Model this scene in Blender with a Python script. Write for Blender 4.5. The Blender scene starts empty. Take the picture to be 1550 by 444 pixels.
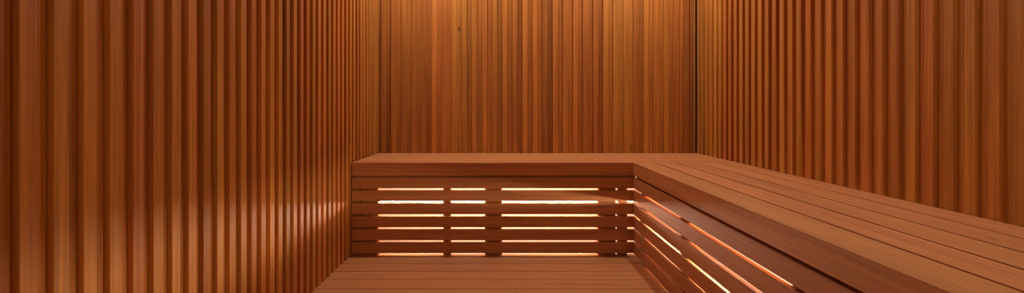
import bpy, math, random
from mathutils import Vector

random.seed(11)
sc = bpy.context.scene
C = sc.collection

# ------------------------------------------------------------------ sizes
F = 767.0                      # focal length in pixels of a 1550 px wide frame
HCAM = 0.833                   # camera height above the floor boards
XL, XR, YB = -0.8866, 1.3446, 3.523     # base planes of the side and back walls
YF, CEIL = -1.6, 2.40
SEAT = 0.533
YP = 2.881                     # front of the back bench
XP = 0.7343                    # front of the right bench
PITCH, FACE, PROUD = 0.07, 0.035, 0.0135

# ------------------------------------------------------------------ mesh builder
class MB:
    def __init__(s):
        s.v, s.f, s.t, s.m = [], [], [], []
    def poly(s, pts, tone, mat=0):
        b = len(s.v); s.v += [tuple(p) for p in pts]
        s.f.append(tuple(range(b, b + len(pts)))); s.t.append(tone); s.m.append(mat)
    def box(s, lo, hi, tone=(.5, .5, .5), b=0.0015, mat=0):
        """box with bevelled edges (24 vertices, 26 faces)"""
        lo = list(lo); hi = list(hi)
        b = min(b, *[(hi[i] - lo[i]) * .3 for i in range(3)])
        base = len(s.v); idx = {}
        for sx in (0, 1):
            for sy in (0, 1):
                for sz in (0, 1):
                    sg = (sx, sy, sz)
                    c = [hi[i] if sg[i] else lo[i] for i in range(3)]
                    for a in range(3):
                        p = [c[i] + (0 if i == a else (-b if sg[i] else b)) for i in range(3)]
                        idx[sg, a] = len(s.v); s.v.append(tuple(p))
        def add(ids):
            n = [Vector(s.v[i]) for i in ids]
            ctr = sum(n, Vector()) / len(n)
            mid = Vector([(lo[i] + hi[i]) / 2 for i in range(3)])
            nn = (n[1] - n[0]).cross(n[2] - n[0])
            if nn.dot(ctr - mid) < 0: ids = ids[::-1]
            s.f.append(tuple(ids)); s.t.append(tone); s.m.append(mat)
        for a in range(3):
            o1, o2 = (a + 1) % 3, (a + 2) % 3
            for sd in (0, 1):
                ids = []
                for q in ((0, 0), (1, 0), (1, 1), (0, 1)):
                    sg = [0, 0, 0]; sg[a] = sd; sg[o1] = q[0]; sg[o2] = q[1]
                    ids.append(idx[tuple(sg), a])
                add(ids)
            for q in ((0, 0), (1, 0), (1, 1), (0, 1)):      # edges running along axis a
                sA = [0, 0, 0]; sA[o1], sA[o2] = q; sB = list(sA); sB[a] = 1
                sA, sB = tuple(sA), tuple(sB)
                add([idx[sA, o1], idx[sA, o2], idx[sB, o2], idx[sB, o1]])
        for sx in (0, 1):
            for sy in (0, 1):
                for sz in (0, 1):
                    add([idx[(sx, sy, sz), 0], idx[(sx, sy, sz), 1], idx[(sx, sy, sz), 2]])
    def build(s, name, mats, parent=None, off=(0, 0, 0)):
        me = bpy.data.meshes.new(name)
        v = [(p[0] - off[0], p[1] - off[1], p[2] - off[2]) for p in s.v]
        me.from_pydata(v, [], s.f); me.update()
        if not isinstance(mats, (list, tuple)): mats = [mats]
        for m in mats: me.materials.append(m)
        at = me.color_attributes.new('board', 'FLOAT_COLOR', 'CORNER')
        k = 0
        for i, p in enumerate(me.polygons):
            p.material_index = s.m[i]
            for _ in p.loop_indices:
                at.data[k].color = (*s.t[i], 1); k += 1
        o = bpy.data.objects.new(name, me); C.objects.link(o)
        if parent: o.parent = parent
        else: o.location = off
        return o

def tone(br=1.0, hue=None):
    """brightness of the board, its hue (0 red .. 1 yellow), a random offset for the grain"""
    return (br * .5, random.uniform(.25, .75) if hue is None else hue, random.random())

# ------------------------------------------------------------------ materials
def N(nt, typ, **kw):
    n = nt.nodes.new(typ)
    for k, v in kw.items(): setattr(n, k, v)
    return n
def math_(nt, op, a, b=None, clamp=False):
    n = N(nt, 'ShaderNodeMath', operation=op); n.use_clamp = clamp
    for i, x in enumerate((a, b)):
        if x is None: continue
        if isinstance(x, (int, float)): n.inputs[i].default_value = x
        else: nt.links.new(x, n.inputs[i])
    return n.outputs[0]

def wood(name, axis, red, mid, yel, rough=.5, grain=1.0, knots=.6, spec=.3):
    """axis = direction of the grain"""
    m = bpy.data.materials.new(name); m.use_nodes = True
    nt = m.node_tree; L = nt.links.new
    bs = nt.nodes['Principled BSDF']
    tc = N(nt, 'ShaderNodeTexCoord')
    at = N(nt, 'ShaderNodeAttribute', attribute_name='board')
    sp = N(nt, 'ShaderNodeSeparateColor'); L(at.outputs['Color'], sp.inputs[0])
    br, hue, off = sp.outputs[0], sp.outputs[1], sp.outputs[2]
    oo = math_(nt, 'MULTIPLY', off, 37.0)
    cb = N(nt, 'ShaderNodeCombineXYZ')
    for i in range(3): L(oo, cb.inputs[i])
    va = N(nt, 'ShaderNodeVectorMath', operation='ADD'); L(tc.outputs['Object'], va.inputs[0]); L(cb.outputs[0], va.inputs[1])
    def scaled(al, ac):
        s = [ac] * 3; s[axis] = al
        n = N(nt, 'ShaderNodeVectorMath', operation='MULTIPLY'); L(va.outputs[0], n.inputs[0]); n.inputs[1].default_value = s
        return n.outputs[0]
    def noise(vec, detail=3, dist=0, rough_=.55):
        n = N(nt, 'ShaderNodeTexNoise'); L(vec, n.inputs['Vector'])
        n.inputs['Scale'].default_value = 1; n.inputs['Detail'].default_value = detail
        n.inputs['Roughness'].default_value = rough_; n.inputs['Distortion'].default_value = dist
        return n.outputs['Fac']
    broad = noise(scaled(1.3, 22), 2, .6)
    streak = noise(scaled(2.2, 150), 4, .3, .65)
    fine = noise(scaled(14, 700), 2, 0, .6)
    flame = N(nt, 'ShaderNodeTexWave', wave_type='RINGS'); L(scaled(.9, 13), flame.inputs['Vector'])
    flame.inputs['Scale'].default_value = 1.1; flame.inputs['Distortion'].default_value = 6
    flame.inputs['Detail'].default_value = 2; flame.inputs['Detail Scale'].default_value = 1.2
    # hue
    r1 = N(nt, 'ShaderNodeValToRGB'); e = r1.color_ramp.elements
    e[0].position = .15; e[0].color = (*red, 1); e[1].position = .85; e[1].color = (*yel, 1)
    k = r1.color_ramp.elements.new(.5); k.color = (*mid, 1)
    h2 = math_(nt, 'ADD', hue, math_(nt, 'MULTIPLY', math_(nt, 'SUBTRACT', broad, .5), .5), True)
    L(h2, r1.inputs[0])
    # value = 1 + grain terms
    g = math_(nt, 'MULTIPLY', math_(nt, 'SUBTRACT', broad, .5), .55 * grain)
    g = math_(nt, 'ADD', g, math_(nt, 'MULTIPLY', math_(nt, 'SUBTRACT', streak, .5), .75 * grain))
    g = math_(nt, 'ADD', g, math_(nt, 'MULTIPLY', math_(nt, 'SUBTRACT', fine, .5), .35 * grain))
    g = math_(nt, 'ADD', g, math_(nt, 'MULTIPLY', math_(nt, 'SUBTRACT', flame.outputs['Fac'], .5), .10 * grain))
    val = math_(nt, 'MULTIPLY', math_(nt, 'ADD', g, 1.0), math_(nt, 'MULTIPLY', br, 2.0))
    # knots: rare dark elongated spots
    vo = N(nt, 'ShaderNodeTexVoronoi'); L(scaled(2.1, 5.0), vo.inputs['Vector']); vo.inputs['Scale'].default_value = 1
    kn = N(nt, 'ShaderNodeMapRange'); L(vo.outputs['Distance'], kn.inputs['Value'])
    kn.inputs['From Min'].default_value = .015; kn.inputs['From Max'].default_value = .055
    kn.inputs['To Min'].default_value = 1 - knots; kn.inputs['To Max'].default_value = 1
    val = math_(nt, 'MULTIPLY', val, kn.outputs[0])
    mx = N(nt, 'ShaderNodeVectorMath', operation='SCALE'); L(r1.outputs[0], mx.inputs[0]); L(val, mx.inputs['Scale'])
    L(mx.outputs[0], bs.inputs['Base Color'])
    rr = math_(nt, 'ADD', math_(nt, 'MULTIPLY', streak, .18), rough - .09); L(rr, bs.inputs['Roughness'])
    bs.inputs['Specular IOR Level'].default_value = spec
    bp = N(nt, 'ShaderNodeBump'); bp.inputs['Strength'].default_value = .12; bp.inputs['Distance'].default_value = .001
    L(math_(nt, 'ADD', fine, streak), bp.inputs['Height']); L(bp.outputs[0], bs.inputs['Normal'])
    return m

def plain(name, col, rough=.6, metal=0, noise_amt=.06, scale=30):
    m = bpy.data.materials.new(name); m.use_nodes = True
    nt = m.node_tree; bs = nt.nodes['Principled BSDF']
    n = N(nt, 'ShaderNodeTexNoise'); n.inputs['Scale'].default_value = scale
    tc = N(nt, 'ShaderNodeTexCoord'); nt.links.new(tc.outputs['Object'], n.inputs['Vector'])
    r = N(nt, 'ShaderNodeValToRGB')
    r.color_ramp.elements[0].color = tuple(c * (1 - noise_amt) for c in col) + (1,)
    r.color_ramp.elements[1].color = tuple(min(1, c * (1 + noise_amt)) for c in col) + (1,)
    nt.links.new(n.outputs['Fac'], r.inputs[0]); nt.links.new(r.outputs[0], bs.inputs['Base Color'])
    bs.inputs['Roughness'].default_value = rough; bs.inputs['Metallic'].default_value = metal
    return m

def glow(name, col, strength):
    m = bpy.data.materials.new(name); m.use_nodes = True
    bs = m.node_tree.nodes['Principled BSDF']
    bs.inputs['Base Color'].default_value = (.8, .7, .6, 1)
    bs.inputs['Emission Color'].default_value = (*col, 1)
    bs.inputs['Emission Strength'].default_value = strength
    return m

RED, MID, YEL = (.48, .160, .032), (.48, .186, .032), (.48, .212, .034)
W_WALL = wood('cedar_upright', 2, RED, MID, YEL, .48, 1.3, .75)
BR, BM, BY = (.56, .225, .088), (.56, .243, .088), (.55, .26, .088)
W_X = wood('cedar_along_x', 0, BR, BM, BY, .55, .95, .35, .18)
W_Y = wood('cedar_along_y', 1, BR, BM, BY, .55, .95, .35, .18)
W_POST = wood('cedar_post', 2, RED, MID, YEL, .6)
PALE = plain('pale_plaster', (.80, .70, .60), .8)
SLAB = plain('pale_screed', (.74, .64, .55), .85)
DARK = plain('dark_backing', (.03, .015, .008), .9)
ALU = plain('aluminium', (.5, .5, .5), .35, 1)
LAMP = glow('lamp_glow', (1, .62, .34), 6)
STRIP = glow('strip_glow', (1, .80, .62), 240)

def structure(o): o['kind'] = 'structure'; return o
def thing(name, label, cat, loc, group=None):
    o = bpy.data.objects.new(name, None); C.objects.link(o)
    o.location = loc; o['label'] = label; o['category'] = cat
    if group: o['group'] = group
    return o

# ------------------------------------------------------------------ clad walls
def clad(s0, s1, first, flip, P, z0, z1, tones=None):
    """profiled cladding: s runs along the wall, P(s, h, z) gives a point h proud of the base.
    every board: a raised face then a recess; flip: recess before the face"""
    mb = MB()
    n0 = math.floor((s0 - first) / PITCH); n1 = math.ceil((s1 - first) / PITCH)
    e, g = .0012, .0024                     # arris and joint
    for k in range(n0, n1 + 1):
        a = first + k * PITCH
        t = tones[k] if tones and k in tones else None
        t = tone(t[0] * (.93 if tones is BT else 1), t[1]) if t else tone(random.gauss(1.0, .09), random.gauss(.58, .17))
        # s, h outline of one board, from its joint to the next
        prof = [(0, -.0075), (0, PROUD - e), (e, PROUD), (FACE - e, PROUD), (FACE, PROUD - e), (FACE, 0),
                (PITCH - g, 0), (PITCH - g, -.0075), (PITCH, -.0075)]
        prof = [(min(max(a + q, s0), s1), h) for q, h in prof]
        for (qa, ha), (qb, hb) in zip(prof, prof[1:]):
            if qa == qb and ha == hb: continue
            if qa == qb and (qa in (s0, s1)): continue
            mb.poly([P(qa, ha, z0), P(qb, hb, z0), P(qb, hb, z1), P(qa, ha, z1)], t)
    return mb

# back wall: boards from left to right, tones as the photograph shows them
BT = {-2: (.8, .4), -1: (.80, .35), 0: (1.0, .4), 1: (.98, .55), 2: (1.0, .5), 3: (.84, .35), 4: (1.2, .35), 5: (1.1, .3), 6: (1.12, .75),
      7: (.96, .7), 8: (1.0, .6), 9: (1.08, .4), 10: (.92, .6), 11: (1.08, .5), 12: (.88, .4), 13: (1.1, .4), 14: (1.05, .35),
      15: (.74, .45), 16: (1.05, .4), 17: (1.08, .5), 18: (1.02, .35), 19: (.98, .3), 20: (.84, .25), 21: (1.08, .6), 22: (1.04, .8),
      23: (1.1, .7), 24: (.90, .4), 25: (1.12, .6), 26: (1.08, .45), 27: (1.06, .5), 28: (1.08, .3), 29: (.74, .3), 30: (.98, .6)}
CUT = SEAT - .02      # the cladding starts just under the seat along the walls behind the benches
mb = clad(XL, XR - PROUD - .007, -0.7828, False, lambda s, h, z: (s, YB - h, z), CUT, CEIL, BT)
mb.box((XL, YB - .004, -.06), (XR, YB + .06, CUT), mat=1, b=0)
mb.box((XL, YB + .008, CUT), (XR, YB + .06, CEIL), mat=2, b=0)
structure(mb.build('wall_back', [W_WALL, PALE, DARK]))

LT = {38: (.95, .5), 39: (.9, .5), 40: (1.05, .5), 41: (1.05, .7), 42: (1.16, .62), 43: (1.12, .62), 44: (1.04, .32), 45: (1.08, .6), 46: (1.04, .6),
      47: (1.15, .5), 48: (.88, .5), 49: (1.06, .65), 50: (1.05, .5), 51: (1.08, .65), 52: (.95, .3), 53: (1.05, .4)}
RT = {41: (.95, .6), 42: (.92, .68), 43: (1.02, .45), 44: (1.02, .62), 45: (.9, .55), 46: (1.0, .3), 47: (1.04, .68), 48: (.92, .42), 49: (.98, .38),
      50: (1.08, .35), 51: (.92, .45), 52: (1.0, .4)}
mb = clad(YF, YB, .9128 - 40 * PITCH, False, lambda s, h, z: (XL + h, s, z), -.06, CEIL, LT)
mb.box((XL - .06, YF, -.06), (XL - .008, YB + .06, CEIL), mat=1, b=0)
structure(mb.build('wall_left', [W_WALL, DARK]))

mb = clad(YF, YB, 1.362 - 43 * PITCH, False, lambda s, h, z: (XR - h, s, z), CUT, CEIL, RT)
mb.box((XR - .004, YF, -.06), (XR + .06, YB, CUT), mat=1, b=0)
mb.box((XR + .008, YF, CUT), (XR + .06, YB + .06, CEIL), mat=2, b=0)
structure(mb.build('wall_right', [W_WALL, PALE, DARK]))

# floor: boards running left to right on a pale slab; the slab goes on under the benches
mb = MB()
mb.box((XL - .06, YF, -.14), (XR + .06, YB + .06, -.06), mat=1, b=0)
FP = .12256
y = 2.745 + FP * (767 / 767)
edges = [2.867 - .1279 * k for k in range(0, 36)]
mb.box((XL + .002, 2.8695, -.026), (XP + .03, 2.93, 0), tone(.8))
for k in range(len(edges) - 1):
    if edges[k + 1] < YF: break
    mb.box((XL + .002, edges[k + 1] + .0035, -.026), (XP + .03, edges[k] - .0035, 0), tone(random.gauss(.86, .05)), b=.002)
for x in (-.8, -.3, .2, .70):                      # bearers
    mb.box((x, YF, -.06), (x + .04, 2.92, -.027), tone(.7), mat=2)
structure(mb.build('floor', [W_X, SLAB, DARK]))

# ceiling: boards running left to right
mb = MB()
yy = YF
while yy < YB - .01:
    mb.box((XL - .06, yy, CEIL), (XR + .06, min(yy + .09, YB + .06), CEIL + .02), tone(random.gauss(1, .08)), b=.003); yy += .092
mb.box((XL - .06, YF, CEIL + .02), (XR + .06, YB + .06, CEIL + .06), mat=1, b=0)
structure(mb.build('ceiling', [W_X, DARK]))

# ------------------------------------------------------------------ benches
TH = .018
ROWS = [.453, .380, .306, .232, .158, .084, .010]       # centres of the open joints
GAP = .0062
def slat_z(i): return ROWS[i + 1] + GAP, ROWS[i] - GAP
PL = .1225
# ---- bench across the back wall
B = thing('sauna_bench', 'slatted wooden sauna bench built across the full width of the back wall', 'bench', (XL, YP, 0))
off = (XL, YP, 0)
XE = XL + PROUD + .006
XW = XR - PROUD - .001
mb = MB(); mb.box((XE, YP, ROWS[0] + GAP), (XW, YP + PL - .0035, SEAT), tone(.92, .4), b=.002)
mb.build('front_beam', W_X, B, off)
yy = YP + PL
wd = (YB - PROUD - .001 - yy) / 4
for k in range(4):
    mb = MB(); mb.box((XE, yy + .0035, SEAT - .030), (XW, yy + wd - .0035, SEAT), tone(random.gauss(1, .05)), b=.0007)
    mb.build('seat_plank', W_X, B, off); yy += wd
slat_t = [.95, 1.02, .98, .95, .97, .92]
for i in range(6):
    a, b = slat_z(i)
    mb = MB(); mb.box((XE, YP, a), (XP + TH, YP + TH, b), tone(slat_t[i] * .84, random.uniform(.2, .5)), b=.0015)
    mb.build('front_slat', W_X, B, off)
def px(x): return (x - 763) * (YP + TH) / F
ZU = ROWS[0] + GAP - .001
ZT = ROWS[0] - .031
for a, b, dp in ((531, 544, .05), (546.3, 573, .05), (671, 682.5, .04), (734, 760, .05), (905, 932, .05), (936.5, 949.5, .05)):
    mb = MB(); mb.box((px(a), YP + TH + .0005, -.059), (px(b), YP + TH + dp, ZT), tone(.9), b=.003)
    mb.build('post', W_POST, B, off)
mb = MB(); mb.box((XE, YP + TH + .0005, ROWS[0] - .03), (XP + TH, YP + TH + .04, ZU), tone(.8), b=.002)
mb.build('top_rail', W_X, B, off)
mb = MB(); mb.box((XE, YP + PL, SEAT - .0345), (XW, YB - .02, SEAT - .0305), b=0); mb.build('light_block_sheet', DARK, B, off)  # dark sheet added to stop strip light leaking up between the seat planks
for x in (-.80, -.1, .6, 1.2):                      # cross bearers under the seat planks
    mb = MB(); mb.box((x, YP + PL, SEAT - .085 ), (x + .045, YB - .02, SEAT - .035), tone(.9), b=.002)
    mb.build('bearer', W_Y, B, off)

# ---- bench along the right wall
Y0 = -.6
R = thing('sauna_bench', 'long slatted wooden sauna bench running along the right wall toward the viewer', 'bench', (XP, YP, 0))
off = (XP, YP, 0)
YE = YP - .0012
mb = MB(); mb.box((XP, Y0, ROWS[0] + GAP), (XP + PL - .0052, YE, SEAT), tone(.97, .7), b=.001)
mb.build('front_beam', W_Y, R, off)
xx = XP + PL
wd = (XW - xx) / 4
for k in range(4):
    mb = MB(); mb.box((xx + .0052, Y0, SEAT - .030), (xx + wd - .0052, YE, SEAT), tone([1.04, .97, 1.0, .97][k], [.4, .55, .45, .5][k]), b=.0007)
    mb.build('seat_plank', W_Y, R, off); xx += wd
for i in range(6):
    a, b = slat_z(i)
    mb = MB(); mb.box((XP, Y0, a), (XP + TH, YE, b), tone([.95, 1.0, 1.0, .97, .95, .95][i] * .86, random.uniform(.3, .6)), b=.0015)
    mb.build('front_slat', W_Y, R, off)
for a, b in ((2.775, 2.68), (2.16, 2.05), (1.325, 1.225), (.55, .45)):
    mb = MB(); mb.box((XP + TH + .0005, b, -.059), (XP + TH + .05, a, ZT), tone(.9), b=.003)
    mb.build('post', W_POST, R, off)
mb = MB(); mb.box((XP + TH + .0005, Y0, ROWS[0] - .03), (XP + TH + .04, YP - .001, ZU), tone(.8), b=.002)
mb.build('top_rail', W_Y, R, off)
mb = MB(); mb.box((XP + TH + .0505, Y0, -.03), (XP + TH + .062, YP + TH, .030), tone(.8), b=.001)
mb.build('light_stop_rail', W_Y, R, off)  # unseen rail added to keep strip light from leaking onto the floor
mb = MB(); mb.box((XP + PL, Y0, SEAT - .0345), (XR - .02, YE, SEAT - .0305), b=0); mb.build('light_block_sheet', DARK, R, off)  # same added sheet, keeps the plank gaps of this bench unlit from below
for y in (2.7, 2.09, 1.26, .5, -.2):
    mb = MB(); mb.box((XP + PL, y, SEAT - .085 ), (XR - .02, y + .045, SEAT - .035), tone(.9), b=.002)
    mb.build('bearer', W_X, R, off)

# ------------------------------------------------------------------ light strips behind the slats
ZS = .302
SB = .060          # how far behind the slat faces the strips sit, just behind the posts
def strip(label, loc, a, b, along):
    """a slim lit tube held by small clips fixed to the back of the posts"""
    t = thing('light_strip', label, 'light strip', loc)
    c = (YP if along == 'x' else XP) + SB + .0165
    P = (lambda q, d, z: (q, c + d, z)) if along == 'x' else (lambda q, d, z: (c + d, q, z))
    mb = MB(); n = 10
    ang = [2 * math.pi * i / n for i in range(n)]
    for i in range(n):
        u, v = ang[i], ang[(i + 1) % n]
        q = [P(a, .0035 * math.cos(u), ZS + .0035 * math.sin(u)), P(b, .0035 * math.cos(u), ZS + .0035 * math.sin(u)),
             P(b, .0035 * math.cos(v), ZS + .0035 * math.sin(v)), P(a, .0035 * math.cos(v), ZS + .0035 * math.sin(v))]
        mb.poly(q if along == 'y' else q[::-1], (.5, .5, .5))
    mb.build('diffuser', STRIP, t, loc)
    for q in CLIPS[along]:
        lo = P(q, -.0075, ZS - .006); hi = P(q + .02, .005, ZS - .0035)
        m2 = MB(); m2.box([min(x) for x in zip(lo, hi)], [max(x) for x in zip(lo, hi)], b=.0005); m2.build('clip', ALU, t, loc)
CLIPS = {'x': (-.34, -.08, .63), 'y': (2.71, 2.09, 1.26)}
strip('warm light strip glowing behind the slats of the back bench', (-.7, YP + SB, ZS), -.74, XP + .02, 'x')
strip('warm light strip glowing behind the slats of the right bench', (XP + SB, YP, ZS), .8, YP - .02, 'y')

# ------------------------------------------------------------------ ceiling lights
def ring(name, x, y, z, r0, r1, h, m, parent, off, n=32):
    mb = MB(); P = lambda r, a, zz: (x + r * math.cos(a), y + r * math.sin(a), zz)
    for i in range(n):
        a, b = 2 * math.pi * i / n, 2 * math.pi * (i + 1) / n
        for (ra, za), (rb, zb) in (((r0, z), (r0, z - h)), ((r0, z - h), (r1, z - h)), ((r1, z - h), (r1, z)), ((r1, z), (r0, z))):
            mb.poly([P(ra, a, za), P(rb, a, zb), P(rb, b, zb), P(ra, b, za)], (.5, .5, .5))
    return mb.build(name, m, parent, off)
def disc(name, x, y, z, r, h, m, parent, off, n=32):
    mb = MB(); P = lambda a, zz: (x + r * math.cos(a), y + r * math.sin(a), zz)
    A = [2 * math.pi * i / n for i in range(n)]
    mb.poly([P(a, z - h) for a in A][::-1], (.5, .5, .5)); mb.poly([P(a, z) for a in A], (.5, .5, .5))
    for i in range(n):
        a, b = A[i], A[(i + 1) % n]
        mb.poly([P(a, z - h), P(b, z - h), P(b, z), P(a, z)], (.5, .5, .5))
    return mb.build(name, m, parent, off)
LAMPC = (1, .86, .78)
def downlight(x, y, power, label, size=3.0, blend=.6):
    loc = (x, y, CEIL)
    t = thing('ceiling_light', label, 'ceiling light', loc, 'round lights in the ceiling')
    ring('trim_ring', x, y, CEIL, .034, .045, .006, ALU, t, loc)
    disc('diffuser', x, y, CEIL - .0005, .033, .002, LAMP, t, loc)
    l = bpy.data.lights.new('lamp', 'SPOT'); l.energy = power; l.color = LAMPC
    l.spot_size = size; l.spot_blend = blend; l.shadow_soft_size = .03
    o = bpy.data.objects.new('lamp', l); C.objects.link(o); o.parent = t; o.location = (0, 0, -.035)
downlight(-.463, 2.98, 42, 'round ceiling light above the left part of the back bench')
downlight(.90, 2.98, 42, 'round ceiling light above the corner where the benches meet')

downlight(-.463, .9, 9, 'added fill light in the ceiling nearer the viewer, on the left', 2.0, 1.0)  # added fill lamp, lifts the near part of the left wall
downlight(.90, .9, 30, 'added fill light in the ceiling above the near end of the right bench', 2.0, 1.0)  # added fill lamp, brightens the near bench top from above

# soft warm light of the room behind the camera
w = bpy.data.worlds.new('world'); sc.world = w; w.use_nodes = True
bg = w.node_tree.nodes['Background']
bg.inputs[0].default_value = (1, .72, .40, 1); bg.inputs[1].default_value = .62

# ------------------------------------------------------------------ camera
cam = bpy.data.cameras.new('camera'); co = bpy.data.objects.new('camera', cam); C.objects.link(co)
co.location = (0, 0, HCAM); co.rotation_euler = (math.pi / 2, 0, 0)
cam.sensor_fit = 'HORIZONTAL'; cam.sensor_width = 36; cam.lens = F / 1550 * 36
cam.shift_x = 12 / 1550; cam.shift_y = -(222 - 166.4) / 1550
cam.clip_start = .02
sc.camera = co

sc.view_settings.view_transform = 'Standard'
sc.view_settings.look = 'None'
sc.view_settings.exposure = .08
sc.view_settings.gamma = 1
sc.view_settings.use_curve_mapping = False
sc.cycles.max_bounces = 8
sc.cycles.diffuse_bounces = 6
